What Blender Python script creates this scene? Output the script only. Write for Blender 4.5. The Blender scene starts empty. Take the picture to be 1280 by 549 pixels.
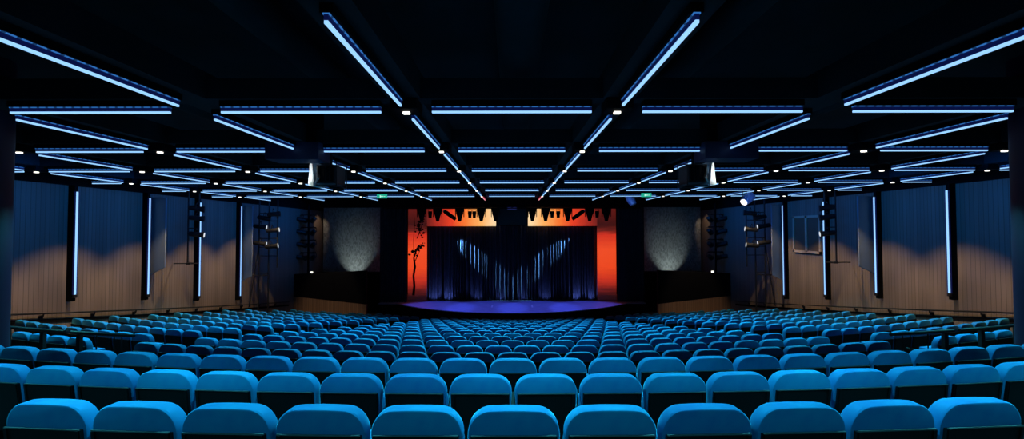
import bpy, bmesh, math, random
from mathutils import Vector, Matrix
random.seed(7)
PI = math.pi
scene = bpy.context.scene
COL = scene.collection
E = 1.94            # eye height above the floor of the nearest row
F = 530.0           # focal length in pixels of a 1280 wide frame
PITCH = math.radians(1.46)

# ------------------------------------------------------------------ camera
cam_d = bpy.data.cameras.new('camera'); cam = bpy.data.objects.new('camera', cam_d); COL.objects.link(cam)
cam.location = (0, 0, E); cam_d.sensor_width = 36.0; cam_d.lens = 36.0 * F / 1280.0
cam.rotation_euler = (Matrix.Rotation(PI/2 + PITCH, 3, 'X') @ Matrix.Rotation(math.radians(-0.10), 3, 'Z')).to_euler()
cam_d.clip_start = 0.05; cam_d.clip_end = 200
scene.camera = cam
scene.view_settings.view_transform = 'Standard'
scene.view_settings.look = 'None'

def project(p):
    x, y, z = p[0], p[1], p[2] - E
    d = y * math.cos(PITCH) + z * math.sin(PITCH)
    u = z * math.cos(PITCH) - y * math.sin(PITCH)
    if d <= 0.1: return (9999, 9999)
    return (640 + F * x / d, 274.5 - F * u / d)
def in_frame(p, m=4):
    a, b = project(p)
    return -m < a < 1280 + m and -m < b < 549 + m

# ------------------------------------------------------------------ materials
def new_mat(name):
    m = bpy.data.materials.new(name); m.use_nodes = True
    nt = m.node_tree; b = nt.nodes['Principled BSDF']
    return m, nt, b
def P(b, **k):
    names = dict(col='Base Color', rough='Roughness', metal='Metallic', spec='Specular IOR Level', sheen='Sheen Weight',
                 sheen_t='Sheen Tint', sheen_r='Sheen Roughness', em='Emission Color', es='Emission Strength', trans='Transmission Weight', alpha='Alpha')
    for q, v in k.items():
        if q in ('col', 'em', 'sheen_t') and len(v) == 3: v = (*v, 1)
        b.inputs[names[q]].default_value = v
def plain(name, col, rough=0.6, **k):
    m, nt, b = new_mat(name); P(b, col=col, rough=rough, **k); return m
def noisy(name, c1, c2, scale=8, rough=0.7, stretch=(1,1,1), bump=0.0, **k):
    m, nt, b = new_mat(name); P(b, rough=rough, **k)
    tc = nt.nodes.new('ShaderNodeTexCoord'); mp = nt.nodes.new('ShaderNodeMapping'); mp.inputs['Scale'].default_value = stretch
    nz = nt.nodes.new('ShaderNodeTexNoise'); nz.inputs['Scale'].default_value = scale; nz.inputs['Detail'].default_value = 6
    cr = nt.nodes.new('ShaderNodeValToRGB'); cr.color_ramp.elements[0].color = (*c1, 1); cr.color_ramp.elements[1].color = (*c2, 1)
    cr.color_ramp.elements[0].position = .3; cr.color_ramp.elements[1].position = .7
    L = nt.links.new
    L(tc.outputs['Object'], mp.inputs['Vector']); L(mp.outputs['Vector'], nz.inputs['Vector']); L(nz.outputs['Fac'], cr.inputs['Fac']); L(cr.outputs['Color'], b.inputs['Base Color'])
    if bump:
        bp = nt.nodes.new('ShaderNodeBump'); bp.inputs['Strength'].default_value = bump; L(nz.outputs['Fac'], bp.inputs['Height']); L(bp.outputs['Normal'], b.inputs['Normal'])
    return m
def glow(name, col, s, base=(0.02,0.02,0.02)):
    m, nt, b = new_mat(name); P(b, col=base, rough=.5, em=col, es=s); return m

def velvet_mat():
    m, nt, b = new_mat('blue_velvet'); P(b, rough=.75, spec=.15, sheen=.8, sheen_r=.3, sheen_t=(.12,.66,.95))
    L = nt.links.new
    tc = nt.nodes.new('ShaderNodeTexCoord'); nz = nt.nodes.new('ShaderNodeTexNoise'); nz.inputs['Scale'].default_value = 9; nz.inputs['Detail'].default_value = 5
    oi = nt.nodes.new('ShaderNodeObjectInfo')
    ad = nt.nodes.new('ShaderNodeMath'); ad.operation = 'MULTIPLY_ADD'; ad.inputs[1].default_value = .38; 
    L(oi.outputs['Random'], ad.inputs[0]); 
    ml = nt.nodes.new('ShaderNodeMath'); ml.operation = 'MULTIPLY'; ml.inputs[1].default_value = .7; L(nz.outputs['Fac'], ml.inputs[0]); L(ml.outputs[0], ad.inputs[2])
    cr = nt.nodes.new('ShaderNodeValToRGB')
    cr.color_ramp.elements[0].position = .15; cr.color_ramp.elements[0].color = (.004, .088, .275, 1)
    cr.color_ramp.elements[1].position = .9; cr.color_ramp.elements[1].color = (.004, .170, .35, 1)
    L(tc.outputs['Object'], nz.inputs['Vector']); L(ad.outputs[0], cr.inputs['Fac']); L(cr.outputs['Color'], b.inputs['Base Color'])
    return m
def wood_mat(name, axis, c1, c2):
    # vertical narrow slats; axis = the horizontal coordinate along the wall
    m, nt, b = new_mat(name); P(b, rough=.55, spec=.3)
    L = nt.links.new
    tc = nt.nodes.new('ShaderNodeTexCoord'); sp = nt.nodes.new('ShaderNodeSeparateXYZ'); L(tc.outputs['Object'], sp.inputs[0])
    mu = nt.nodes.new('ShaderNodeMath'); mu.operation = 'MULTIPLY'; mu.inputs[1].default_value = 8.0; L(sp.outputs[axis], mu.inputs[0])
    fl = nt.nodes.new('ShaderNodeMath'); fl.operation = 'FLOOR'; L(mu.outputs[0], fl.inputs[0])
    fr = nt.nodes.new('ShaderNodeMath'); fr.operation = 'FRACT'; L(mu.outputs[0], fr.inputs[0])
    wn = nt.nodes.new('ShaderNodeTexWhiteNoise'); wn.noise_dimensions = '1D'; L(fl.outputs[0], wn.inputs['W'])
    mp = nt.nodes.new('ShaderNodeMapping'); mp.inputs['Scale'].default_value = (9, 9, .5); L(tc.outputs['Object'], mp.inputs['Vector'])
    nz = nt.nodes.new('ShaderNodeTexNoise'); nz.inputs['Scale'].default_value = 3; nz.inputs['Detail'].default_value = 5; L(mp.outputs['Vector'], nz.inputs['Vector'])
    av = nt.nodes.new('ShaderNodeMath'); av.operation = 'MULTIPLY_ADD'; av.inputs[1].default_value = .5; L(wn.outputs['Value'], av.inputs[0])
    hf = nt.nodes.new('ShaderNodeMath'); hf.operation = 'MULTIPLY'; hf.inputs[1].default_value = .5; L(nz.outputs['Fac'], hf.inputs[0]); L(hf.outputs[0], av.inputs[2])
    cr = nt.nodes.new('ShaderNodeValToRGB'); cr.color_ramp.elements[0].color = (*c1, 1); cr.color_ramp.elements[1].color = (*c2, 1)
    L(av.outputs[0], cr.inputs['Fac'])
    gr = nt.nodes.new('ShaderNodeMath'); gr.operation = 'GREATER_THAN'; gr.inputs[1].default_value = .12; L(fr.outputs[0], gr.inputs[0])
    mx = nt.nodes.new('ShaderNodeMixRGB'); mx.blend_type = 'MIX'; L(gr.outputs[0], mx.inputs['Fac'])
    mx.inputs['Color1'].default_value = (c1[0]*.7, c1[1]*.7, c1[2]*.7, 1); L(cr.outputs['Color'], mx.inputs['Color2'])
    L(mx.outputs['Color'], b.inputs['Base Color'])
    return m
def dash_mat(name, axis, col, s, per):
    m, nt, b = new_mat(name); P(b, col=(.01,.01,.02), rough=.5, em=col)
    L = nt.links.new
    tc = nt.nodes.new('ShaderNodeTexCoord'); sp = nt.nodes.new('ShaderNodeSeparateXYZ'); L(tc.outputs['Object'], sp.inputs[0])
    mu = nt.nodes.new('ShaderNodeMath'); mu.operation = 'MULTIPLY'; mu.inputs[1].default_value = per; L(sp.outputs[axis], mu.inputs[0])
    fr = nt.nodes.new('ShaderNodeMath'); fr.operation = 'FRACT'; L(mu.outputs[0], fr.inputs[0])
    gt = nt.nodes.new('ShaderNodeMath'); gt.operation = 'GREATER_THAN'; gt.inputs[1].default_value = .3; L(fr.outputs[0], gt.inputs[0])
    ml = nt.nodes.new('ShaderNodeMath'); ml.operation = 'MULTIPLY_ADD'; ml.inputs[1].default_value = s*.75; ml.inputs[2].default_value = s*.25; L(gt.outputs[0], ml.inputs[0])
    L(ml.outputs[0], b.inputs['Emission Strength'])
    return m
def screen_mat(name, axis, stops, invert=False):
    # an LED wall showing a sunset: colour bands along one axis with streaky cloud noise
    m, nt, b = new_mat(name); P(b, col=(.01,.01,.01), rough=.4, es=1.0)
    L = nt.links.new
    tc = nt.nodes.new('ShaderNodeTexCoord'); sp = nt.nodes.new('ShaderNodeSeparateXYZ'); L(tc.outputs['Generated'], sp.inputs[0])
    mp = nt.nodes.new('ShaderNodeMapping'); mp.inputs['Scale'].default_value = (1.2, 1, 11) if axis == 'Z' else (3.5, 1, 1.2); L(tc.outputs['Object'], mp.inputs['Vector'])
    nz = nt.nodes.new('ShaderNodeTexNoise'); nz.inputs['Scale'].default_value = .7; nz.inputs['Detail'].default_value = 6; L(mp.outputs['Vector'], nz.inputs['Vector'])
    ma = nt.nodes.new('ShaderNodeMath'); ma.operation = 'MULTIPLY_ADD'; ma.inputs[1].default_value = .12; ma.inputs[2].default_value = -.06; L(nz.outputs['Fac'], ma.inputs[0])
    src = sp.outputs[axis]
    if invert:
        iv = nt.nodes.new('ShaderNodeMath'); iv.operation = 'SUBTRACT'; iv.inputs[0].default_value = 1.0; L(src, iv.inputs[1]); src = iv.outputs[0]
    ad = nt.nodes.new('ShaderNodeMath'); ad.operation = 'ADD'; L(src, ad.inputs[0]); L(ma.outputs[0], ad.inputs[1])
    cr = nt.nodes.new('ShaderNodeValToRGB'); els = cr.color_ramp.elements
    els[0].position = 0; els[0].color = (*stops[0][1], 1); els[1].position = 1; els[1].color = (*stops[-1][1], 1)
    for p, c in stops[1:-1]: els.new(p).color = (*c, 1)
    L(ad.outputs[0], cr.inputs['Fac']); L(cr.outputs['Color'], b.inputs['Emission Color'])
    return m
def fabric_panel_mat(name):
    m, nt, b = new_mat(name); P(b, rough=.9)
    L = nt.links.new
    tc = nt.nodes.new('ShaderNodeTexCoord'); vo = nt.nodes.new('ShaderNodeTexVoronoi'); vo.inputs['Scale'].default_value = 9
    mp = nt.nodes.new('ShaderNodeMapping'); mp.inputs['Scale'].default_value = (1.6, 1, .8); L(tc.outputs['Object'], mp.inputs['Vector']); L(mp.outputs['Vector'], vo.inputs['Vector'])
    cr = nt.nodes.new('ShaderNodeValToRGB'); cr.color_ramp.elements[0].color = (.16,.175,.175,1); cr.color_ramp.elements[1].color = (.36,.39,.38,1); cr.color_ramp.elements[1].position = .7
    L(vo.outputs['Color'], cr.inputs['Fac']); L(cr.outputs['Color'], b.inputs['Base Color'])
    return m

VELVET = velvet_mat()
SHELL = plain('black_shell', (.0035,.004,.005), .5, spec=.15)
FRAME = plain('black_frame', (.003,.003,.004), .6, spec=.12)
CHROME = plain('brushed_metal', (.2,.2,.21), .4, metal=.7)
BLACK = plain('matt_black', (.004,.004,.005), .85, spec=.1)
BLACKM = plain('black_metal', (.012,.012,.015), .45, spec=.4)
CEIL = noisy('ceiling_black', (.004,.004,.006), (.014,.014,.02), 1.2, .9)
CARPET = noisy('dark_carpet', (.006,.007,.012), (.014,.016,.028), 30, .95)
WOODX = wood_mat('wood_slats_across', 'X', (.20,.115,.07), (.36,.215,.135))
WOODY = wood_mat('wood_slats', 'Y', (.165,.128,.108), (.255,.20,.17))
TUBE = glow('blue_white_tube', (.30,.60,1.0), 1.2)
TUBER = glow('pink_white_tube', (1.0,.42,.5), .9)
SIDE = glow('blue_halo_side', (.02,.045,.45), .10, (.01,.015,.05))  # halo of the tubes painted as dim emission beside them
SIDER = glow('red_glow_side', (.6,.02,.04), .5, (.05,.01,.01))  # red glow around the last bars put into their housing emission
DASHX = dash_mat('blue_dotted_edge', 'X', (.05,.27,.85), .5, 9.0)
DASHY = dash_mat('blue_dotted_edge_long', 'Y', (.05,.27,.85), .55, 9.0)
LENS = glow('white_lens', (1.0,.95,.84), 2.2)
GLINT = glow('white_glint', (.9,.95,1.0), .8)  # bright glints on the fixtures painted as emission
COLUMN = plain('column_blue_black', (.016,.005,.03), .5)
STAGE = noisy('stage_floor', (.25,.25,.36), (.5,.5,.62), 2.2, .5, (1, 9, 1))
CURT = noisy('black_curtain_cloth', (.016,.017,.024), (.034,.035,.045), 5, .9)
FINM = plain('acoustic_fin', (.16,.2,.27), .6)
WHITEP = plain('white_panel', (.75,.76,.76), .4)
WINF = plain('window_frame_beige', (.5,.4,.3), .5)
FABP = fabric_panel_mat('grey_woven_panel')
BLUECASE = plain('blue_lit_case', (.12,.25,.75), .35)  # blue light on the lamp heads put into the base colour

# ------------------------------------------------------------------ mesh helpers
def box(bm, x0, x1, y0, y1, z0, z1, mi=0, bev=0):
    vs = [bm.verts.new((x, y, z)) for x in (x0, x1) for y in (y0, y1) for z in (z0, z1)]
    fs = [bm.faces.new([vs[i] for i in q]) for q in ((0,1,3,2),(4,6,7,5),(0,4,5,1),(2,3,7,6),(0,2,6,4),(1,5,7,3))]
    for f in fs: f.material_index = mi
    if bev:
        es = list({e for f in fs for e in f.edges})
        bmesh.ops.bevel(bm, geom=es, offset=bev, segments=2, profile=.6, affect='EDGES')
def tube(bm, pts, r, n=8):
    pts = [Vector(p) for p in pts]; rings = []
    for i, p in enumerate(pts):
        t = (pts[min(i+1, len(pts)-1)] - pts[max(i-1, 0)]).normalized()
        a = t.cross(Vector((0,0,1)));
        if a.length < .05: a = t.cross(Vector((1,0,0)))
        a.normalize(); b = t.cross(a)
        rr = r[i] if isinstance(r, (list, tuple)) else r
        rings.append([bm.verts.new(p + (a*math.cos(2*PI*k/n) + b*math.sin(2*PI*k/n))*rr) for k in range(n)])
    for q, s in zip(rings, rings[1:]):
        for k in range(n): bm.faces.new((q[k], q[(k+1)%n], s[(k+1)%n], s[k]))
    bm.faces.new(rings[0][::-1]); bm.faces.new(rings[-1])
def prism(bm, poly, z0, z1, mi=0):
    lo = [bm.verts.new((x, y, z0)) for x, y in poly]; hi = [bm.verts.new((x, y, z1)) for x, y in poly]
    n = len(poly)
    for i in range(n): bm.faces.new((lo[i], lo[(i+1)%n], hi[(i+1)%n], hi[i])).material_index = mi
    bm.faces.new(lo[::-1]).material_index = mi; bm.faces.new(hi).material_index = mi
def slab8(bm, p):       # eight corners: bottom four then top four
    v = [bm.verts.new(q) for q in p]
    for q in ((0,3,2,1),(4,5,6,7),(0,1,5,4),(1,2,6,5),(2,3,7,6),(3,0,4,7)): bm.faces.new([v[i] for i in q])
def mesh(name, bm, mats, smooth=None):
    bmesh.ops.recalc_face_normals(bm, faces=bm.faces)
    me = bpy.data.meshes.new(name); bm.to_mesh(me); bm.free()
    for m in (mats if isinstance(mats, (list, tuple)) else [mats]): me.materials.append(m)
    if smooth is not None:
        for p in me.polygons: p.use_smooth = True
        me.set_sharp_from_angle(angle=math.radians(smooth))
    return me
def put(name, me, parent=None, loc=None):
    o = bpy.data.objects.new(name, me); COL.objects.link(o)
    if parent: o.parent = parent
    if loc: o.location = loc
    return o
def obj(name, bm, mats, parent=None, smooth=None, loc=None): return put(name, mesh(name, bm, mats, smooth), parent, loc)
def thing(name, label, cat, loc=(0,0,0), rz=0, group=None):
    o = bpy.data.objects.new(name, None); COL.objects.link(o); o.empty_display_size = .1
    o.location = loc; o.rotation_euler = (0, 0, rz); tag(o, label, cat, group); return o
def tag(o, label, cat, group=None, kind=None):
    o['label'] = label; o['category'] = cat
    if group: o['group'] = group
    if kind: o['kind'] = kind
    return o
def struct(name, bm, m, smooth=None):
    o = obj(name, bm, m, None, smooth); o['kind'] = 'structure'; return o
def B(): return bmesh.new()
ORD = ['zeroth','first','second','third','fourth','fifth','sixth','seventh','eighth','ninth','tenth','eleventh','twelfth','thirteenth','fourteenth','fifteenth','sixteenth','seventeenth','eighteenth','nineteenth','twentieth','twenty-first','twenty-second','twenty-third','twenty-fourth','twenty-fifth','twenty-sixth','twenty-seventh','twenty-eighth','twenty-ninth','thirtieth']

# ------------------------------------------------------------------ the bowl: arcs about the stage
CY = 40.0
WX = 13.5
BACK = [(2.40, 1.012), (3.555, 1.22), (4.65, 1.415)]
ROWS = [(6.95 + 1.13*k, 2.005 + .1715*1.13*k) for k in range(14)]
SH = .95
def floor_z(drop): return E - drop - SH
def arc_pt(r, a): return (r*math.sin(a), CY - r*math.cos(a))

bm = B()
def ring(ra, rb, z, zlow):      # flat tread between two radii (ra > rb) with a riser down to zlow at its inner edge
    n = 40
    def amax(r): return math.asin(min(1, (WX+.05)/r))
    A, Bq, Cq = [], [], []
    for i in range(n+1):
        t = i/n*2-1
        x, y = arc_pt(ra, t*amax(ra)); A.append(bm.verts.new((x, y, z)))
        x, y = arc_pt(rb, t*amax(rb)); Bq.append(bm.verts.new((x, y, z))); Cq.append(bm.verts.new((x, y, zlow)))
    for i in range(n):
        bm.faces.new((A[i], A[i+1], Bq[i+1], Bq[i])); bm.faces.new((Bq[i], Bq[i+1], Cq[i+1], Cq[i]))
levels = [(CY - z0, floor_z(d)) for z0, d in BACK + ROWS]
edges = [48.0]
for (r0, z0), (r1, z1) in zip(levels, levels[1:]):
    edges.append(r1 + .22 if r0 - r1 < 2 else r0 - 1.15)
edges.append(levels[-1][0] - .95)
FRONT_Z = levels[-1][1] - .16
for i, (r, z) in enumerate(levels):
    zn = levels[i+1][1] if i+1 < len(levels) else FRONT_Z
    ring(edges[i], edges[i+1], z, zn)
rl = edges[-1]
n = 40; am = math.asin((WX+.05)/rl)
A = []; Cc = []
for i in range(n+1):
    x, y = arc_pt(rl, (i/n*2-1)*am); A.append(bm.verts.new((x, y, FRONT_Z))); Cc.append(bm.verts.new((x, 31.5, FRONT_Z)))
for i in range(n): bm.faces.new((A[i], A[i+1], Cc[i+1], Cc[i]))
struct('floor', bm, CARPET)

# ------------------------------------------------------------------ walls, ceiling, columns
for s, nm in ((-1, 'left'), (1, 'right')):
    bm = B(); xa, xb = sorted((s*WX, s*(WX+.3)))
    box(bm, xa, xb, -8.3, 31.8, -5.2, E+1.39)
    struct('wall_%s' % nm, bm, WOODY)
    bm = B(); xa, xb = sorted((s*(WX+.02), s*(WX+.3)))
    box(bm, xa, xb, -8.3, 31.8, E+1.39, E+2.6); struct('trim_%d' % (1 if s < 0 else 2), bm, BLACK)
bm = B(); box(bm, -WX-.3, WX+.3, -8.6, -8.3, -5.2, E+2.6); struct('wall_back', bm, BLACK)
bm = B(); box(bm, -WX-.3, WX+.3, 31.8, 32.1, -5.2, E+2.6); struct('wall_front', bm, BLACK)
bm = B(); box(bm, -WX-.3, WX+.3, -8.6, 32.1, E+2.6, E+2.8); struct('ceiling', bm, CEIL)
for s, nm in ((-1, 'left'), (1, 'right')):
    bm = B(); tube(bm, [(s*7.95, 6.3, floor_z(ROWS[0][1])-.3), (s*7.95, 6.3, E+2.6)], .35, 40)
    struct('column', bm, COLUMN, 40)
# handrail and dark dado line running down both walls with the rake
def seat_drop_at(x, y):
    r = math.hypot(x, CY-y); z0 = CY - r
    return 2.0 + .1715*(z0-7.0)
for s, nm in ((-1, 'left'), (1, 'right')):
    ys = [10.2 + .5*i for i in range(32)]
    t = thing('handrail', 'thin dark handrail on brackets sloping down the %s wood wall' % nm, 'handrail', (0,0,0), 0)
    bm = B(); tube(bm, [(s*(WX-.09), y, E-seat_drop_at(WX, y)+.0) for y in ys], .024); obj('rail', bm, BLACKM, t, 60)
    for i in range(1, 31, 3):
        y = ys[i]; z = E-seat_drop_at(WX, y); bm = B(); tube(bm, [(s*(WX-.09), y, z-.02), (s*(WX-.08), y, z-.09), (s*(WX+.0), y, z-.11)], .018, 6)
        box(bm, *sorted((s*(WX-.03), s*WX)), y-.05, y+.05, z-.16, z-.05); obj('bracket', bm, BLACKM, t)
    bm = B()
    for a, b in zip(ys, ys[1:]):
        za, zb = E-seat_drop_at(WX, a)-.17, E-seat_drop_at(WX, b)-.17
        x0, x1 = s*(WX-.025), s*(WX+.01)
        slab8(bm, [(x0,a,za-.09),(x1,a,za-.09),(x1,b,zb-.09),(x0,b,zb-.09),(x0,a,za),(x1,a,za),(x1,b,zb),(x0,b,zb)])
    struct('baseboard_%s' % nm, bm, BLACK)

# ------------------------------------------------------------------ seats
def back_outline():
    pts = [(-.236, .45)]
    pts += [(-.262, .80)]
    for i in range(1, 9):
        a = PI - (PI/2)*i/8; pts.append((-.132 + .13*math.cos(a), .80 + .15*math.sin(a)))
    pts += [(-.05, .953), (.05, .953)]
    for i in range(0, 8):
        a = PI/2 - (PI/2)*i/8; pts.append((.132 + .13*math.cos(a), .80 + .15*math.sin(a)))
    pts += [(.262, .80), (.236, .45)]
    return pts
def backrest_bm(lod=0):
    bm = B(); out = back_outline()
    if lod: out = [out[0], out[1], out[3], out[5], out[7], out[9], out[12], out[14], out[16], out[18], out[-2], out[-1]]
    cz = .68
    def lay(y, inset):
        r = []
        for x, z in out:
            xx = x*(1-inset/.26); zz = cz + (z-cz)*(1-inset/.27)
            r.append(bm.verts.new((xx, y + (.95-zz)*.12, zz)))
        return r
    lays = [lay(0, .014), lay(.004, .005), lay(.014, 0), lay(.075, 0), lay(.1, .008), lay(.115, .03)] if not lod else [lay(0, .012), lay(.012, 0), lay(.09, 0), lay(.115, .03)]
    n = len(out)
    for q, s in zip(lays, lays[1:]):
        for i in range(n): bm.faces.new((q[i], q[(i+1)%n], s[(i+1)%n], s[i]))
    bm.faces.new(lays[0]); bm.faces.new(lays[-1][::-1])
    return bm
def shear_box(bm, x0, x1, y0, y1, z0, z1):
    f = lambda y, z: y + (.95-z)*.12
    slab8(bm, [(x0,f(y0,z0),z0),(x1,f(y0,z0),z0),(x1,f(y1,z0),z0),(x0,f(y1,z0),z0),(x0,f(y0,z1),z1),(x1,f(y0,z1),z1),(x1,f(y1,z1),z1),(x0,f(y1,z1),z1)])
def panel_bm():
    bm = B(); shear_box(bm, -.242, .242, -.022, -.001, .36, .808)
    for x in (-.235, .215): shear_box(bm, x, x+.02, -.03, -.022, .36, .808)
    return bm
def trim_bm():
    bm = B(); shear_box(bm, -.238, .238, -.025, -.0175, .8085, .8155); 
    shear_box(bm, .19, .235, -.027, -.014, .8085, .817); return bm  # small end piece added as the glint on the shell's top edge
def cushion_bm():
    bm = B(); box(bm, -.238, .238, .215, .34, .40, .70, bev=.035); return bm
def arm_bm():
    bm = B(); box(bm, -.296, -.256, .17, .52, .60, .64, bev=.012); box(bm, -.296, -.256, .17, .24, .5, .6); return bm
def leg_bm():
    bm = B(); box(bm, -.29, -.262, .19, .40, .06, .5); box(bm, -.3, -.252, .15, .46, 0, .06); return bm
ME = dict(backrest=mesh('backrest', backrest_bm(), VELVET, 32), back_panel=mesh('back_panel', panel_bm(), SHELL), trim_strip=mesh('trim_strip', trim_bm(), CHROME),
          seat_cushion=mesh('seat_cushion', cushion_bm(), VELVET, 40), armrest=mesh('armrest', arm_bm(), FRAME, 40), leg=mesh('leg', leg_bm(), FRAME))
def seat_row(z0, drop, a0, a1, half, step=.55):
    r = CY - z0; res = []; st = step/r
    k0 = int(math.ceil(a0/st - (.5 if half else 0))); k1 = int(math.floor(a1/st - (.5 if half else 0)))
    for k in range(k0, k1+1):
        a = (k + (.5 if half else 0))*st + .008/r
        x, y = arc_pt(r, a); res.append((x, y, floor_z(drop), a))
    return res
SEATS = []      # (place phrase, group, row order, list of seats, parts level)
WHERE = ['nearest row of the hall', 'second nearest row of the hall', 'third nearest row, before the cross aisle']
for i, (z0, d) in enumerate(BACK):
    r = CY - z0; am = [3.35, 4.85, 6.85][i]/r
    seats = [s for s in seat_row(z0, d, -am, am, i == 1) if in_frame((s[0], s[1], s[2]+.9), 45)]
    SEATS.append((' in the ' + WHERE[i], 'seats in the three rows nearest the viewer', seats, 2))
SIDE_END = [(8.15 - 2.99*k/13) for k in range(14)]          # lateral place of the aisle seat in the side blocks
WALL_END = [12.15]*8 + [11.9, 11.6, 11.0, 9.9, 8.8, 7.6]
FAR = []
for k, (z0, d) in enumerate(ROWS):
    r = CY - z0
    ac = math.asin((SIDE_END[k] - 1.5)/r)
    st = .55/r
    blocks = [('centre', seat_row(z0, d, -ac, ac, k % 2 == 1))]
    for s, nm in ((-1, 'left'), (1, 'right')):
        a_in = math.asin(SIDE_END[k]/r); a_out = math.asin(min(.98, WALL_END[k]/r))
        L_ = []; a = a_in
        while a <= a_out:
            x, y = arc_pt(r, s*a); L_.append((x, y, floor_z(d), s*a)); a += st
        if s < 0: L_.reverse()
        blocks.append((nm, L_))
    for nm, L_ in blocks:
        keep = []
        for q in L_:
            px = project((q[0], q[1], q[2]+.9))
            if px[0] < 4 or px[0] > 1276: continue         # behind a column or outside the frame
            keep.append(q)
        if k < 6:
            SEATS.append((', %s block, %s row past the cross aisle' % (nm, ORD[k+1]), 'seats of the %s block' % nm, keep, 2 if k < 2 else 1))
        else: FAR += keep
count = 0
for where, grp, seats, lev in SEATS:
    for i, (x, y, z, a) in enumerate(seats):
        t = thing('theatre_seat', 'blue velvet theatre seat, %s from left%s' % (ORD[i+1], where), 'seat', (x, y, z), a + random.uniform(-.008, .008), grp)
        count += 1
        for nm in (('backrest','back_panel','trim_strip','seat_cushion','armrest','leg') if lev == 2 else ('backrest','back_panel','seat_cushion','armrest','leg')):
            put(nm, ME[nm], t)
print('individual seats', count, 'far seats', len(FAR))
# the farther rows, beyond three hundred seats, as one object
src = []
for b_, mi in ((backrest_bm(1), 0), (panel_bm(), 1), (cushion_bm(), 0), (arm_bm(), 1), (leg_bm(), 1)):
    b_.verts.index_update(); src.append(([v.co.copy() for v in b_.verts], [[v.index for v in f.verts] for f in b_.faces], mi)); b_.free()
VV, FF, MI = [], [], []
for x, y, z, a in FAR:
    M = Matrix.Translation((x, y, z)) @ Matrix.Rotation(a, 4, 'Z')
    for vs, fs, mi in src:
        o0 = len(VV); VV += [tuple(M @ v) for v in vs]
        for f in fs: FF.append([i+o0 for i in f]); MI.append(mi)
me = bpy.data.meshes.new('distant_seats'); me.from_pydata(VV, [], FF)
me.materials.append(VELVET); me.materials.append(SHELL)
me.polygons.foreach_set('material_index', MI)
bm = bmesh.new(); bm.from_mesh(me); bmesh.ops.recalc_face_normals(bm, faces=bm.faces); bm.to_mesh(me); bm.free()
for p in me.polygons: p.use_smooth = True
me.set_sharp_from_angle(angle=math.radians(38))
o = put('distant_seats', me); tag(o, 'mass of small blue velvet seats in the far rows nearest the stage', 'seats', None, 'stuff')

# rails on the cross aisle before the side blocks
for s, nm in ((-1, 'left'), (1, 'right')):
    r = 33.75; fz = floor_z(ROWS[0][1]); zr = E - 1.67
    for seg, (xa, xb) in enumerate(((9.0, 7.42), (7.28, 6.02))):
        t = thing('guard_rail', 'black guard rail before the %s seat block, %s' % (nm, 'segment nearest the wall' if seg == 0 else 'segment nearest the middle, with bent wire stays'), 'railing', (0,0,0), 0, 'cross aisle guard rails')
        def pt(x, z, rr=r): 
            a = math.asin(x/rr); return (s*rr*math.sin(a), CY - rr*math.cos(a), z)
        bm = B(); tube(bm, [pt(xa + (xb-xa)*i/8, zr) for i in range(9)], .026, 10); obj('rail', bm, BLACKM, t, 50)
        for x in ((8.75, 7.9) if seg == 0 else (7.1,)):
            bm = B(); c = pt(x, 0); box(bm, c[0]-.03, c[0]+.03, c[1]-.03, c[1]+.03, fz, zr-.02); obj('post', bm, BLACKM, t)
        if seg == 1:
            for x in (6.75, 6.4, 6.25):
                bm = B(); tube(bm, [pt(x, zr), pt(x, zr-.25), pt(x-.05, zr-.5), pt(x-.12, zr-.75), pt(x-.12, fz)], .011, 6); obj('wire_stay', bm, BLACKM, t)

# ------------------------------------------------------------------ ceiling light grid
G = 2.7; HZ = E + 1.5
def bar_parts(length, along, red=False):
    h = length/2
    def bx(w0, w1, z0, z1, e=0):
        bm = B()
        if along == 'X': box(bm, -h+e, h-e, w0, w1, z0, z1)
        else: box(bm, w0, w1, -h+e, h-e, z0, z1)
        return bm
    d = DASHX if along == 'X' else DASHY
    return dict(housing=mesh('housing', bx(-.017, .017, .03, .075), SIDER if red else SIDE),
                tube=mesh('tube', bx(-.014, .014, .006, .03), TUBER if red else TUBE),
                edge_strip=mesh('edge_strip', bx(-.026, .026, .075, .086), SIDER if red else d),
                channel=mesh('channel', bx(-.05, .05, .086, .16), BLACK))
KX, KY, KR = bar_parts(.757*G, 'X'), bar_parts(.765*G, 'Y'), bar_parts(.765*G, 'Y', True)
KS = bar_parts(.34*G, 'X')
def bar(kit, label, loc, grp):
    t = thing('light_bar', label, 'light', loc, 0, grp)
    for nm, me in kit.items(): put(nm, me, t)
def visible_bar(a, b):
    return any(in_frame([a[i] + (b[i]-a[i])*q/8 for i in range(3)], 2) for q in range(9))
for n in range(0, 7):
    y = G*(n+1); lst = []
    for m in range(-4, 5):
        x = m*G
        if visible_bar((x-.37*G, y, HZ), (x+.37*G, y, HZ)) or (n == 0 and m == 0): lst.append((x, KX))
    if n >= 3:
        lst = [(-4.79*G, KS)] + lst + [(4.79*G, KS)]
    for i, (x, kit) in enumerate(lst):
        bar(kit, 'blue light bar across the hall, %s from left in the %s nearest crossing row' % (ORD[i+1], ORD[n+1]) , (x, y, HZ), 'crossing light bars of the ceiling grid')
    lst = []
    for c in range(-5, 5):
        x = (c+.5)*G
        if visible_bar((x, y+.12*G, HZ), (x, y+.9*G, HZ)): lst.append(x)
    for i, x in enumerate(lst):
        red = n == 6 and abs(x) < G*.6
        bar(KR if red else KY, ('pink' if red else 'blue') + ' bar pointing at the stage, %s from left in the %s nearest lengthwise set' % (ORD[i+1], ORD[n+1]), (x, y+G*.51, HZ), 'lengthwise light bars of the ceiling grid')
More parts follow.
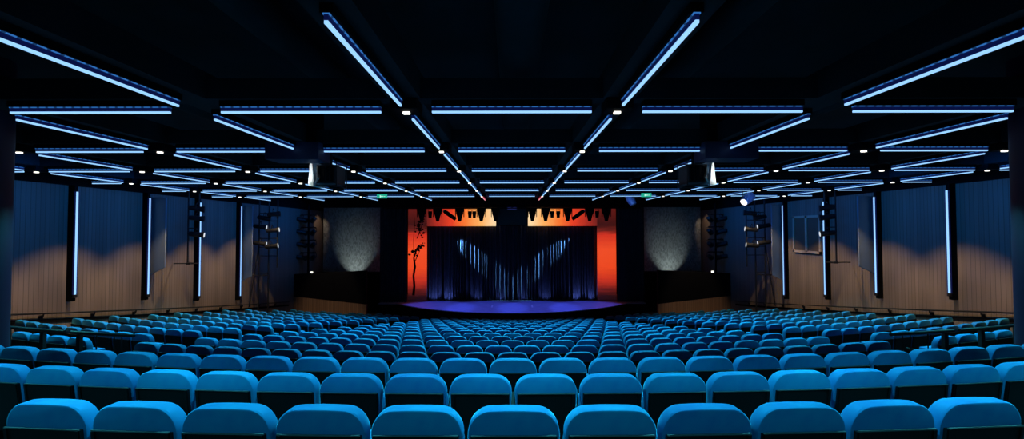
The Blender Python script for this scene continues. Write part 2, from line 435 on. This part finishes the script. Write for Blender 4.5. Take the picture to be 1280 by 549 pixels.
# nodes
bm = B(); box(bm, -.17, .17, -.17, .17, .02, .16, bev=.015); MN = mesh('housing', bm, BLACK)
bm = B(); box(bm, -.043, .043, -.028, .028, -.008, .02, bev=.006); MLN = mesh('lens', bm, LENS)
for n in range(1, 7):
    y = G*(n+1); lst = []
    for c in range(-5, 5):
        x = (c+.5)*G
        if in_frame((x, y, HZ)) and not (n == 1 and 4 < abs(x) < 4.2): lst.append(x)
    for i, x in enumerate(lst):
        t = thing('downlight', 'small white downlight at a light grid crossing, %s from left in the %s nearest row' % (ORD[i+1], ORD[n]), 'light', (x, y, HZ), 0, 'downlights at the grid crossings')
        put('housing', MN, t); put('lens', MLN, t)
# black beams above the grid
k = 3
for c in range(-5, 5):
    x = (c+.5)*G; bm = B(); box(bm, x-.2, x+.2, .6, 22.2, HZ+.16, HZ+.5); struct('ceiling_beam', bm, CEIL)
for n in range(0, 7):
    y = G*(n+1); bm = B(); box(bm, -WX, WX, y-.11, y+.11, HZ+.161, HZ+.42); struct('ceiling_beam', bm, CEIL)
for i, (x, w) in enumerate(((-2.7, .5), (0.1, .7), (2.4, .45), (5.5, .6), (-5.6, .6))):
    bm = B(); tube(bm, [(x, -2, E+2.3), (x, 8, E+2.3), (x, 22, E+2.3)], w/2*.8, 16)
    o = obj('air_duct', bm, CEIL, None, 50); tag(o, 'dark round air duct under the black ceiling, %s from left' % ORD[[3,4,5,5,5][i] if i < 3 else (5 if i == 3 else 1)] if False else 'black air duct under the ceiling, %s' % ['left of the middle', 'over the middle aisle line', 'right of the middle', 'farther right', 'far left'][i], 'duct')

# ------------------------------------------------------------------ vertical wall lights and acoustic fins
ZS = [12.93, 15.53, 18.07, 20.8]
BOT = [1.93, 2.31, 2.76, 3.18]
for s, nm in ((-1, 'left'), (1, 'right')):
    for i, (y, b) in enumerate(zip(ZS, BOT)):
        t = thing('wall_light', 'tall vertical blue-white light strip, %s from the stage on the %s wall' % (ORD[4-i], nm), 'light', (s*WX, y, E-b), 0, 'vertical light strips on the walls')
        H = b + 1.2
        bm = B(); box(bm, *sorted((0, -s*.19)), -.05, .05, -.2, H+.2); obj('mount', bm, BLACK, t)
        bm = B(); tube(bm, [(-s*.21, 0, 0), (-s*.21, 0, H)], .034, 12); obj('tube', bm, TUBE, t, 50)
        for dy in (-.052, .052):
            bm = B(); box(bm, *sorted((-s*.19, -s*.235)), dy-.006, dy+.006, 0, H); obj('halo_flange', bm, SIDE, t)  # thin strips added to carry the tube's painted blue halo
        bm = B(); box(bm, *sorted((-s*.17, -s*.25)), -.05, .05, -.1, 0); obj('end_cap', bm, BLACKM, t)
    for i, y in ((1, ZS[1]), (3, ZS[3])):
        zb = E - (1.66 if i == 1 else 2.55); zt = E + 1.25; y = y + .22; w = .62
        bm = B(); x0, x1 = s*WX, s*(WX-w)
        slab8(bm, [(x0,y,zb),(x1,y,zb+.3),(x1,y+.06,zb+.3),(x0,y+.06,zb),(x0,y,zt),(x1,y,zt),(x1,y+.06,zt),(x0,y+.06,zt)])
        o = obj('acoustic_fin', bm, FINM); tag(o, 'flat blue-lit fin standing out from the %s wall beside the %s strip from the stage' % (nm, ORD[4-i]), 'panel', 'acoustic fins')

# control room window on the right wall
bm = B(); y0, y1, zb, zt = 18.5, 20.3, E-1.06, E+.65
for a in ((y0, y0+.09, zb, zt), (y1-.09, y1, zb, zt), (y0, y1, zb, zb+.1), (y0, y1, zt-.1, zt), ((y0+y1)/2-.06, (y0+y1)/2+.06, zb, zt)): box(bm, WX-.07, WX+.005, *a)
o = struct('window_1', bm, WINF)
g, nt, b = new_mat('dark_window_glass'); P(b, col=(.14,.10,.07), rough=.5, spec=.2)
bm = B(); box(bm, WX-.03, WX+.003, y0+.05, y1-.05, zb+.05, zt-.05); obj('pane', bm, g, o)

# ------------------------------------------------------------------ lighting ladders and spotlights
def spot_parts():
    bm = B(); tube(bm, [(0,-.24,0),(0,-.2,0),(0,.1,0),(0,.2,0),(0,.24,0)], [.05,.085,.09,.11,.115], 12); body = mesh('body', bm, BLACKM, 40)
    bm = B(); tube(bm, [(0,.236,0),(0,.246,0)], .09, 12); lens = mesh('lens', bm, GLINT)
    bm = B(); tube(bm, [(-.13,0,0),(-.13,0,.17),(.13,0,.17),(.13,0,0)], .012, 6); tube(bm, [(0,0,.17),(0,0,.24)], .02, 6); yoke = mesh('yoke', bm, BLACKM)
    return body, lens, yoke
SPB, SPL, SPY = spot_parts()
def spotlight(label, loc, rz, rx, grp, sc=1.0, lit=True):
    t = thing('spotlight', label, 'spotlight', loc, rz, grp); t.rotation_euler = (rx, 0, rz); t.scale = (sc, sc, sc)
    put('body', SPB, t); put('yoke', SPY, t)
    if lit: put('lens', SPL, t)
    return t
for s, nm in ((-1, 'left'), (1, 'right')):
    # ladder close to the third strip
    t = thing('lighting_ladder', 'black pipe lighting ladder hung in front of the third nearest strip, %s wall' % nm, 'ladder', (0,0,0), 0)
    x = s*12.9; y = 16.9
    for dx in (0, .42):
        bm = B(); tube(bm, [(x-s*dx, y, E+1.66), (x-s*dx, y, E-1.3 if dx == 0 else E-.2)], .03, 8); obj('pipe', bm, BLACKM, t, 50)
    for z in (1.0, .55, .1, -.35):
        if z < -.2: continue
        bm = B(); tube(bm, [(x, y, E+z), (x-s*.42, y, E+z)], .02, 6); obj('rung', bm, BLACKM, t)
    bm = B(); tube(bm, [(x-s*.45, y, E-1.3), (x+s*.55, y, E-1.3)], .022, 6); obj('bottom_arm', bm, BLACKM, t)
    bm = B(); box(bm, *sorted((x, x-s*.16)), y-.1, y+.1, E-1.34, E-1.26); obj('clamp', bm, BLACKM, t)
    for q, z in enumerate((1.0, .62, -.02)):
        spotlight('black spotlight on the pipe ladder by the %s wall, %s from top' % (nm, ORD[q+1]), (x-s*.42, y-.14, E+z-.12), s*1.15, -.12, 'spotlights on the wall ladders', 1.1, q == 2)
    # tower nearer the stage
    t = thing('lighting_tower', 'black pipe tower carrying spotlights near the stage end of the %s wall' % nm, 'ladder', (0,0,0), 0)
    x = s*12.8; y = 21.9; base = E - seat_drop_at(12.5, 21.9) - SH
    for dx, z0 in ((-.25, base-.3), (.25, base-.3), (.7, E-1.9)):
        bm = B(); tube(bm, [(x-s*dx, y, E+1.66), (x-s*dx, y, z0)], .035, 8); obj('pipe', bm, BLACKM, t, 50)
    for z in (.9, .5, .1, -.4, -.85, -1.3, -2.2):
        bm = B(); tube(bm, [(x+s*.25, y, E+z), (x-s*(.25 if z < -1.5 else .7), y, E+z)], .022, 6); obj('rung', bm, BLACKM, t)
    bm = B(); tube(bm, [(x-s*.25, y, E-2.3), (x+s*.66, y-.2, E-2.3)], .026, 6); obj('wall_tie', bm, BLACKM, t)
    bm = B(); tube(bm, [(x+s*.25, y, E-.7), (x+s*.6, y-.2, E-3.9)], .026, 6); obj('brace', bm, BLACKM, t)
    for q, (z, dx) in enumerate(((.95, .6), (.3, -.1), (.12, .55), (-.55, -.1), (-.7, .5), (.75, .1))):
        spotlight('black spotlight on the tower by the %s wall, %s from top' % (nm, ORD[(1, 3, 4, 5, 6, 2)[q]]), (x-s*dx, y-.2, E+z-.1), s*1.25, -.15 if q % 2 else .1, 'spotlights on the wall towers', 1.25, z < .5)
    # far tower behind the balcony front
    t = thing('lighting_tower', 'far black pipe tower with stacked lamps behind the black %s balcony front' % nm, 'ladder', (0,0,0), 0)
    x = s*12.95; y = 27.0
    bm = B(); tube(bm, [(x, y, E+1.7), (x, y, FRONT_Z)], .06, 8); obj('pipe', bm, BLACK, t)
    for z in (1.0, .2, -.6, -1.4):
        bm = B(); tube(bm, [(x-.48, y, E+z), (x+.48, y, E+z)], .03, 6); obj('rung', bm, BLACK, t)
    q = 0
    for z in (1.0, .2, -.6, -1.4):
        for dx in (-.42, .36):
            q += 1
            spotlight('dark lamp stacked on the far %s tower, %s tier from top, %s side' % (nm, ORD[(q+1)//2], ('wall' if (dx < 0) == (s < 0) else 'stage')), (x+dx, y-.12, E+z-.3), .6*(-1 if dx < 0 else 1), -.2, 'lamps on the far towers', 1.5, False)

# ------------------------------------------------------------------ balcony fronts, low walls, woven panels beside the stage
for s, nm in ((-1, 'left'), (1, 'right')):
    a0 = (s*WX, 26.3); a1 = (s*8.75, 25.5); th = .25
    bm = B(); slab8(bm, [(a0[0],a0[1],FRONT_Z),(a1[0],a1[1],FRONT_Z),(a1[0],a1[1]+th,FRONT_Z),(a0[0],a0[1]+th,FRONT_Z),(a0[0],a0[1],E-4.07),(a1[0],a1[1],E-4.43),(a1[0],a1[1]+th,E-4.43),(a0[0],a0[1]+th,E-4.07)])
    struct('wall_low_%s' % nm, bm, WOODX)
    bm = B(); c1 = (s*6.9, 25.9)
    slab8(bm, [(a0[0],a0[1],E-4.07),(a1[0],a1[1],E-4.43),(a1[0],a1[1]+th,E-4.43),(a0[0],a0[1]+th,E-4.07),(a0[0],a0[1],E-2.7),(a1[0],a1[1],E-2.42),(a1[0],a1[1]+th,E-2.42),(a0[0],a0[1]+th,E-2.7)])
    struct('trim_%d' % (3 if s < 0 else 4), bm, BLACK)
    bm = B(); box(bm, *sorted((s*13.3, s*8.85)), 29.9, 30.05, E-2.9, E+1.75); o = obj('woven_panel', bm, FABP); tag(o, 'tall grey woven wall panel lit from below, %s of the stage' % nm, 'panel')
    bm = B(); box(bm, *sorted((s*13.4, s*8.85)), 29.3, 29.88, FRONT_Z, E-2.9); struct('wall_ledge_%s' % nm, bm, BLACK)
    # lamp on the balcony front
    t = thing('work_light', 'small bright white lamp on top of the %s black balcony front' % nm, 'light', (s*12.35, 26.2, E-2.6), 0)
    bm = B(); box(bm, -.14, .14, 0, .1, -.08, .1, bev=.02); obj('case', bm, BLACKM, t)
    bm = B(); box(bm, -.075, .075, -.012, 0, -.02, .075); obj('lens', bm, LENS, t)
    # black masking legs: pleated drapes
    bm = B(); N = 60; fr = []; 
    x0, x1 = s*6.98, s*8.8
    for i in range(N+1):
        x = x0 + (x1-x0)*i/N; y = 28.3 + .08*math.sin(i*1.1)
        fr.append((bm.verts.new((x, y, FRONT_Z)), bm.verts.new((x, y, E+2.2))))
    for p, q in zip(fr, fr[1:]): bm.faces.new((p[0], q[0], q[1], p[1]))
    o = obj('masking_drape', bm, CURT, None, 80); tag(o, 'black pleated masking drape between the orange screen and %s woven panel' % nm, 'curtain')

# ------------------------------------------------------------------ stage
SZ = E - 4.75
bm = B(); R = 10.2; cyy = 24.45 + R; poly = []
for i in range(41):
    a = -.82 + 1.64*i/40; poly.append((R*math.sin(a), cyy - R*math.cos(a)))
poly = [(-8.7, poly[0][1])] + poly + [(8.7, poly[-1][1]), (8.7, 31.5), (-8.7, 31.5)]
prism(bm, poly, SZ-.05, SZ)
o = struct('floor_stage', bm, STAGE)
bm = B(); prism(bm, [(x*.995, y + .06) for x, y in poly[:-2]] + [(8.6, 31.4), (-8.6, 31.4)], FRONT_Z, SZ-.05); struct('wall_stage_front', bm, BLACK)
# short marks of tape on the apron
for x in (-1.25, 1.25):
    bm = B(); box(bm, x-.05, x+.05, 26.2, 27.0, SZ, SZ+.004)
    o = obj('stage_tape', bm, WHITEP); tag(o, 'pale tape mark on the stage floor, %s of the middle' % ('left' if x < 0 else 'right'), 'tape')
# main curtain
CYT = 29.0
for s, nm in ((-1, 'left'), (1, 'right')):
    bm = B(); N = 340; prev = None
    rnd = random.Random(3 if s < 0 else 5); ph = 0
    for i in range(N+1):
        x = 5.86*i/N; ph += 2*PI*5.86/N/(.235 + .07*math.sin(x*3.3 + s) + .03*math.sin(x*9.1))
        amp = .12 + .035*math.sin(x*4.7+s)
        y = CYT - amp*1.6*(max(0, math.sin(ph))**.8) + .02*math.sin(2.3*ph)
        col = [bm.verts.new((s*x + .012*math.sin(z*1.7+ph), y + (.02*math.sin(z*1.3 + x*2)), z)) for z in (SZ+.01, SZ+1.2, SZ+2.5, SZ+3.8, E+.42)]
        if prev:
            for u, v in zip(zip(prev, prev[1:]), zip(col, col[1:])): bm.faces.new((u[0], v[0], v[1], u[1]))
        prev = col
    o = obj('stage_curtain', bm, CURT, None, 70); tag(o, 'closed black pleated stage curtain, %s half with blue light on its folds' % nm, 'curtain')
# LED screens framing the curtain
ZT = E + 1.45
RED = (.80, .055, .014); ORG = (1.0, .28, .05); PEA = (1.0, .66, .30); DRK = (.07, .008, .004); DR2 = (.16,.02,.012)
vm = screen_mat('sunset_screen_upright', 'Z', [(0, (.008,.002,.004)), (.05, (.02,.004,.004)), (.13, (.16,.012,.008)), (.22, (.55,.03,.012)), (.36, (.83,.065,.012)), (.55, (.86,.075,.016)), (.71, (.62,.03,.012)), (.765, (.14,.014,.009)), (.82, (.04,.005,.003)), (1, (.11,.009,.006))])
hl = screen_mat('sunset_screen_top_left', 'X', [(0, (.14,.014,.01)), (.16, (.42,.025,.012)), (.36, (.78,.05,.016)), (.55, (.95,.19,.03)), (.78, (1.0,.45,.12)), (1, (1.0,.74,.42))])
hr = screen_mat('sunset_screen_top_right', 'X', [(0, (.14,.014,.01)), (.16, (.42,.025,.012)), (.36, (.78,.05,.016)), (.55, (.95,.19,.03)), (.78, (1.0,.45,.12)), (1, (1.0,.74,.42))], True)
YS = 28.56
def blob(bm, x, z, r, y):
    vs = [bm.verts.new((x + r*random.uniform(.55, 1.1)*math.cos(a*PI/4), y, z + r*random.uniform(.4, .8)*math.sin(a*PI/4))) for a in range(8)]; bm.faces.new(vs)
def limb(bm, pts, ws, y):
    L_ = []
    for (x, z), w in zip(pts, ws): L_.append((bm.verts.new((x-w, y, z)), bm.verts.new((x+w, y, z))))
    for p, q in zip(L_, L_[1:]): bm.faces.new((p[0], p[1], q[1], q[0]))
for s, nm in ((-1, 'left'), (1, 'right')):
    t = thing('led_screen', 'upright red-orange sunset screen along the %s edge of the stage curtain' % nm, 'screen', (0,0,0), 0)
    bm = B(); box(bm, *sorted((s*5.74, s*7.0)), YS, YS+.1, SZ+.03, ZT); obj('display', bm, vm, t)
    if s < 0:
        bm = B(); y = YS-.012; z = SZ
        limb(bm, [(-6.62,z+.4),(-6.56,z+1.0),(-6.62,z+1.7),(-6.52,z+2.3),(-6.6,z+2.9),(-6.5,z+3.2),(-6.4,z+3.5),(-6.24,z+3.75)], [.09,.08,.07,.075,.06,.05,.04,.02], y)
        limb(bm, [(-6.56,z+2.6),(-6.35,z+3.05),(-6.2,z+3.4)], [.035,.025,.015], y)
        limb(bm, [(-6.6,z+3.0),(-6.62,z+4.2),(-6.55,z+5.2),(-6.6,z+5.8)], [.03,.02,.016,.01], y)
        limb(bm, [(-6.4,z+4.2),(-6.15,z+4.8),(-6.0,z+5.4)], [.03,.03,.02], y)
        for i in range(46): q = random.gauss(0,.24); blob(bm, -6.3 + q, z+3.5 + q*.7 + random.gauss(0,.11), random.uniform(.05,.12), y-.001*i/46)
        for i in range(40): blob(bm, -6.1 + random.gauss(0,.2), z+5.0 + random.gauss(0,.33), random.uniform(.06,.13), y-.001*i/40)
        for v in bm.verts: v.co.x = min(max(v.co.x, -6.99), -5.75)
        obj('tree_silhouette', bm, BLACK, t)
    t = thing('led_screen', 'wide sunset screen glowing peach to red above the %s half of the curtain' % nm, 'screen', (0,0,0), 0)
    bm = B(); box(bm, *sorted((s*1.08, s*5.735)), YS, YS+.1, E+.28, ZT); obj('display', bm, hl if s < 0 else hr, t)
# black speaker box hung between the two upper screens
t = thing('speaker_cluster', 'black speaker box hanging in the gap between the two upper screens', 'speaker', (0, 28.3, E+.3), 0)
bm = B(); box(bm, -1.02, 1.02, -.3, .35, 0, 1.5, bev=.03); obj('cabinet', bm, BLACK, t)
bm = B(); box(bm, -.95, .95, -.33, -.3, .06, 1.44); obj('grille', bm, BLACKM, t)
bm = B(); box(bm, -.3, .3, -.36, -.33, 1.1, 1.22); obj('indicator', bm, glow('dim_blue_indicator', (.05,.06,.35), .5), t)
# black header above the stage
bm = B(); box(bm, -WX, WX, 27.9, 28.1, E+1.52, E+2.6); struct('trim_5', bm, BLACK)
# lighting truss with hanging heads
t = thing('lighting_truss', 'black lighting truss across the stage front above the screens', 'truss', (0,0,0), 0)
for dz, dy in ((0,-.15), (0,.15), (.3,0)):
    bm = B(); tube(bm, [(-8.2, 27.1+dy, E+1.42+dz), (8.2, 27.1+dy, E+1.42+dz)], .035, 8); obj('chord', bm, BLACK, t)
bm = B()
for i in range(40):
    x = -8.2 + i*.41; tube(bm, [(x, 26.95, E+1.42), (x+.2, 27.1, E+1.72), (x+.41, 27.25, E+1.42)], .016, 5)
obj('lacing', bm, BLACK, t)
for x in (-7, 0, 7):
    bm = B(); tube(bm, [(x, 27.1, E+1.72), (x, 27.1, E+2.6)], .03, 6); obj('hanger', bm, BLACK, t)
bm = B(); tube(bm, [(0,0,-.62),(0,0,-.6),(0,0,-.52),(0,0,-.3),(0,0,-.12),(0,0,0)], [.06,.13,.15,.22,.3,.3], 14); HB = mesh('head', bm, BLACK, 50)
bm = B(); box(bm, -.36, .36, -.2, .2, -.02, .16, bev=.02); HA = mesh('base', bm, BLACK)
bm = B(); box(bm, -.37, -.32, -.08, .08, -.35, 0); box(bm, .32, .37, -.08, .08, -.35, 0); box(bm, -.34, .34, -.08, .08, -.03, 0); HY = mesh('yoke', bm, BLACK)
bm = B(); tube(bm, [(0,0,-.42),(0,0,0)], [.1,.13], 10); SB = mesh('can', bm, BLACK, 50)
bm = B(); tube(bm, [(-.12,0,-.2),(-.12,0,.12),(.12,0,.12),(.12,0,-.2)], .015, 5); SY = mesh('yoke', bm, BLACK)
bigs = [527, 547, 574.6, 601.6, 619.5, 665.5, 682, 709.7, 737, 758]
smalls = [538, 587.5, 593, 690, 697.6, 746]
slants = [560.5, 724.5]
for i, px in enumerate(bigs):
    x = (px-640)/F*27.1
    t = thing('moving_head_light', 'large black moving head hanging from the stage truss, %s from left' % ORD[i+1], 'stage light', (x, 27.1, E+1.22), 0, 'moving heads on the stage truss'); t.scale = (.78, .78, 1.05)
    put('base', HA, t); put('head', HB, t); put('yoke', HY, t)
for i, px in enumerate(smalls):
    x = (px-640)/F*27.1
    t = thing('can_light', 'small black can light between the moving heads of the stage truss, %s from left' % ORD[i+1], 'stage light', (x, 27.0, E+1.22), 0, 'can lights on the stage truss')
    put('can', SB, t); put('yoke', SY, t)
for i, px in enumerate(slants):
    x = (px-640)/F*27.1; s = -1 if i == 0 else 1
    t = thing('can_light', 'tilted black can light with a pale rear end, %s end of the stage truss' % ('left' if i == 0 else 'right'), 'stage light', (x + s*.2, 26.9, E+1.2), 0, 'tilted can lights')
    t.rotation_euler = (0, s*.95, 0)
    bm = B(); tube(bm, [(0,0,-.85),(0,0,-.1),(0,0,.05)], [.12,.14,.1], 10); obj('can', bm, BLACK, t, 50)
    bm = B(); tube(bm, [(0,0,.05),(0,0,.1)], .09, 10); obj('rear_cap', bm, FINM, t)

# blue-lit moving heads under the right side of the grid
for px, py, Y, tilt, lab in ((788, 249, 20.5, .5, 'blue-lit lamp head hanging right of the upper right screen'), (936, 248, 17.0, -1.0, 'blue-lit lamp head with bright white lens in front of the right tower')):
    x = (px-640)/F*Y; z = E + (288-py)/F*Y
    t = thing('moving_head_light', lab, 'stage light', (x, Y, z), 0); 
    c = B(); d = Vector((math.sin(tilt)*.9, -.35, -abs(math.cos(tilt)))).normalized()
    tube(c, [d*-.25, d*-.2, d*.1, d*.28, d*.32], [.09,.17,.19,.16,.15], 14); obj('head', c, BLUECASE, t, 45)
    c = B(); tube(c, [d*.32, d*.335], .13, 14); obj('lens', c, LENS if px > 900 else FINM, t)
    c = B(); tube(c, [(-.22,0,0), (-.22,0,.26), (.22,0,.26), (.22,0,0)], .03, 6); tube(c, [(0,0,.26), (0,0,HZ+.16-z)], .025, 6); obj('yoke', c, BLACKM, t)
# exit signs
GRN = glow('green_sign_face', (.02,.55,.36), .75)
for px, py, nm in ((477, 245, 'left'), (808.5, 244, 'right')):
    Y = 16.8; x = (px-640)/F*Y; z = E + (288-py)/F*Y
    t = thing('exit_sign', 'small glowing green exit sign under the ceiling grid, %s of the stage' % nm, 'sign', (x, Y, z), 0)
    bm = B(); box(bm, -.2, .2, 0, .06, -.075, .075, bev=.01); obj('case', bm, GRN, t)
    bm = B(); box(bm, -.035, .05, -.006, 0, -.022, .01); box(bm, -.08, -.04, -.006, 0, -.045, .04); box(bm, .07, .14, -.006, 0, -.015, .003); box(bm, -.045, .075, -.0055, 0, -.008, -.002); obj('pictogram', bm, glow('sign_white', (.5,1,.8), 1.0), t)
    bm = B(); tube(bm, [(0,.03,.1), (0,.03,HZ+.2-z)], .012, 6); obj('hanger', bm, BLACKM, t)

# projectors and their lift boxes
NAVY = plain('navy_box', (.02,.02,.075), .6)
for s, nm in ((-1, 'left'), (1, 'right')):
    t = thing('projector_box', 'dark lift box hanging from the ceiling above the %s projector' % nm, 'box', (s*4.1, 8.1, E+1.33), 0)
    bm = B(); box(bm, -.5, .5, -.25, .25, 0, .33, bev=.015); obj('case', bm, NAVY, t)
    bm = B(); box(bm, -.4, .4, -.2, .2, .33, 1.27); obj('hanger', bm, BLACK, t)
    t = thing('projector', 'large black projector with a white outer side hanging under the grid, %s side' % nm, 'projector', (s*3.89, 8.93, E+1.17), 0)
    bm = B(); box(bm, *sorted((-s*.27, s*.13)), -.26, .26, -.2, .19, bev=.025)
    obj('body', bm, BLACKM, t)
    bm = B(); slab8(bm, [(s*.14,-.29,-.27),(s*.31,-.25,-.24),(s*.31,.24,-.24),(s*.14,.26,-.25),(s*.19,-.29,.27),(s*.27,-.25,.25),(s*.27,.24,.25),(s*.19,.26,.25)])
    bmesh.ops.bevel(bm, geom=bm.edges[:], offset=.02, segments=2, affect='EDGES'); obj('side_cover', bm, WHITEP, t, 40)
    for q in range(4):
        bm = B(); x0 = -.22 + .085*q; box(bm, *sorted((s*x0, s*(x0+.05))), -.275, -.26, -.15, .15); obj('rear_vent', bm, FRAME, t)
    bm = B(); tube(bm, [(-s*.06,.26,0),(-s*.06,.40,0)], [.1,.085], 12); obj('lens', bm, BLACKM, t, 50)
    bm = B()
    for y in (-.28, .24): tube(bm, [(-s*.3,y,-.25),(-s*.3,y,.25),(s*.12,y,.25)], .014, 6); tube(bm, [(-s*.3,y,-.25),(s*.12,y,-.25)], .014, 6)
    tube(bm, [(-s*.3,-.28,.25),(-s*.3,.24,.25)], .014, 6); tube(bm, [(-s*.3,-.28,-.25),(-s*.3,.24,-.25)], .014, 6); obj('cage_frame', bm, BLACKM, t)
    bm = B(); tube(bm, [(s*.12,-.3,-.19),(s*.06,-.31,-.1),(s*.1,-.31,0),(s*.12,-.3,.12)], .02, 6); obj('cable_arm', bm, WHITEP, t, 50)
    bm = B(); tube(bm, [(-s*.1,-.1,.19),(-s*.1,-.1,.5)], .04, 8); obj('mount', bm, BLACKM, t)

# ------------------------------------------------------------------ lights
def lamp(kind, name, loc, target, power, col, size=.08, angle=1.2, blend=.3):
    d = bpy.data.lights.new(name, kind); d.energy = power; d.color = col; d.shadow_soft_size = size
    if kind == 'SPOT': d.spot_size = angle; d.spot_blend = blend
    o = bpy.data.objects.new(name, d); COL.objects.link(o); o.location = loc
    v = Vector(target) - Vector(loc); o.rotation_euler = v.to_track_quat('-Z', 'Y').to_euler(); return o
# downlights of the grid
for n in range(-1, 7):
    y = G*(n+1)
    for c in range(-5, 5):
        x = (c+.5)*G
        if abs(x) > 11: continue
        if n < 2 and abs(x) > 7.2: continue
        lamp('SPOT', 'grid_downlight', (x, y, HZ-.03), (x, y + (.01 if n < 1 else -1.15), HZ-3), (430 + 95*max(0, n-1))*(1.12 if abs(x) > 8 else 1)*(.3 if n < 0 else 1.12 if n == 0 else .95), (.08,.84,1.0), .05, math.radians(125 if n < 0 else 86), .45)
# blue lamps added without fixtures to tint the upper walls, warm wall washers below
for s in (-1, 1):
    for y in (10.2, 12.85, 15.45, 18.1, 20.75, 23.5, 26):
        lamp('SPOT', 'blue_wall_wash', (s*10.6, y, E+1.45), (s*13.5, y, E+.2), 100, (0,.21,1.0), .3, math.radians(100), .8)
    for y in (10.2, 12.75, 15.3, 18.0, 20.7):
        lamp('SPOT', 'wall_washer', (s*11.6, y, E+1.45), (s*11.75, y, -3), 440 if y > 11 else 300, (1.0,.70,.33), .05, math.radians(91), .48)
# stage: floor wash, curtain beams, footlights
for x in (-4.8, -1.6, 1.6, 4.8):
    lamp('SPOT', 'stage_wash', (x, 26.1, E+1.3), (x, 26.0, SZ), 1000, (.06,.11,1.0), .1, math.radians(50), .35)
for s in (-1, 1):
    lamp('SPOT', 'curtain_beam', (s*4.9, 28.15, E+.35), (s*1.9, 29.14, E-2.3), 10500, (.16,.46,1.0), .03, math.radians(21), .35)
    for x, e in ((.75, 26), (2.3, 34), (4.3, 64), (5.3, 64)):
        lamp('SPOT', 'footlight', (s*x, 28.45, SZ+.05), (s*x, 29.1, SZ+.9), e, (.15,.24,1.0), .05, math.radians(110), .7)
    lamp('SPOT', 'panel_uplight', (s*11.0, 28.9, E-2.8), (s*11.0, 29.9, E-2.1), 26, (.88,1.0,.98), .05, math.radians(96), .45)
    lamp('SPOT', 'panel_fill', (s*10.9, 27.4, E-2.3), (s*10.9, 29.9, E-1.0), 26, (.85,1.0,1.0), .05, math.radians(70), .8)  # added weak light, slows the fall-off up the woven panel
    lamp('SPOT', 'end_wall_washer', (s*12.7, 28.9, E+1.42), (s*13.5, 29.5, E+.3), 30, (1.0,.7,.45), .05, math.radians(60), .6)
    lamp('SPOT', 'low_wall_fill', (s*11.2, 23.8, E+1.4), (s*11.0, 25.9, E-4.9), 420, (1.0,.75,.52), .05, math.radians(46), .6)  # added lamp without a fixture, brightens the low walls
    lamp('SPOT', 'projector_fill', (s*6.3, 7.6, E+1.3), (s*4.15, 8.9, E+1.17), 260, (.92,1.0,1.0), .05, math.radians(16), .4)  # added lamp without a fixture, whitens the projector's outer side
for px, py, Y in ((788, 249, 20.5), (936, 248, 17.0)):
    x = (px-640)/F*Y; z = E + (288-py)/F*Y
    lamp('SPOT', 'lamp_head_fill', (x-.5, Y-1.2, z-.1), (x, Y, z), 14, (.35,.6,1.0), .05, math.radians(40), .5)  # added lamp without a fixture, brightens the dull lamp heads
# faint blue haze of light on the upper walls
w = bpy.data.worlds.new('world'); scene.world = w; w.use_nodes = True
w.node_tree.nodes['Background'].inputs['Color'].default_value = (.02, .05, .2, 1); w.node_tree.nodes['Background'].inputs['Strength'].default_value = .02
scene.cycles.max_bounces = 5; scene.cycles.diffuse_bounces = 3; scene.cycles.glossy_bounces = 2
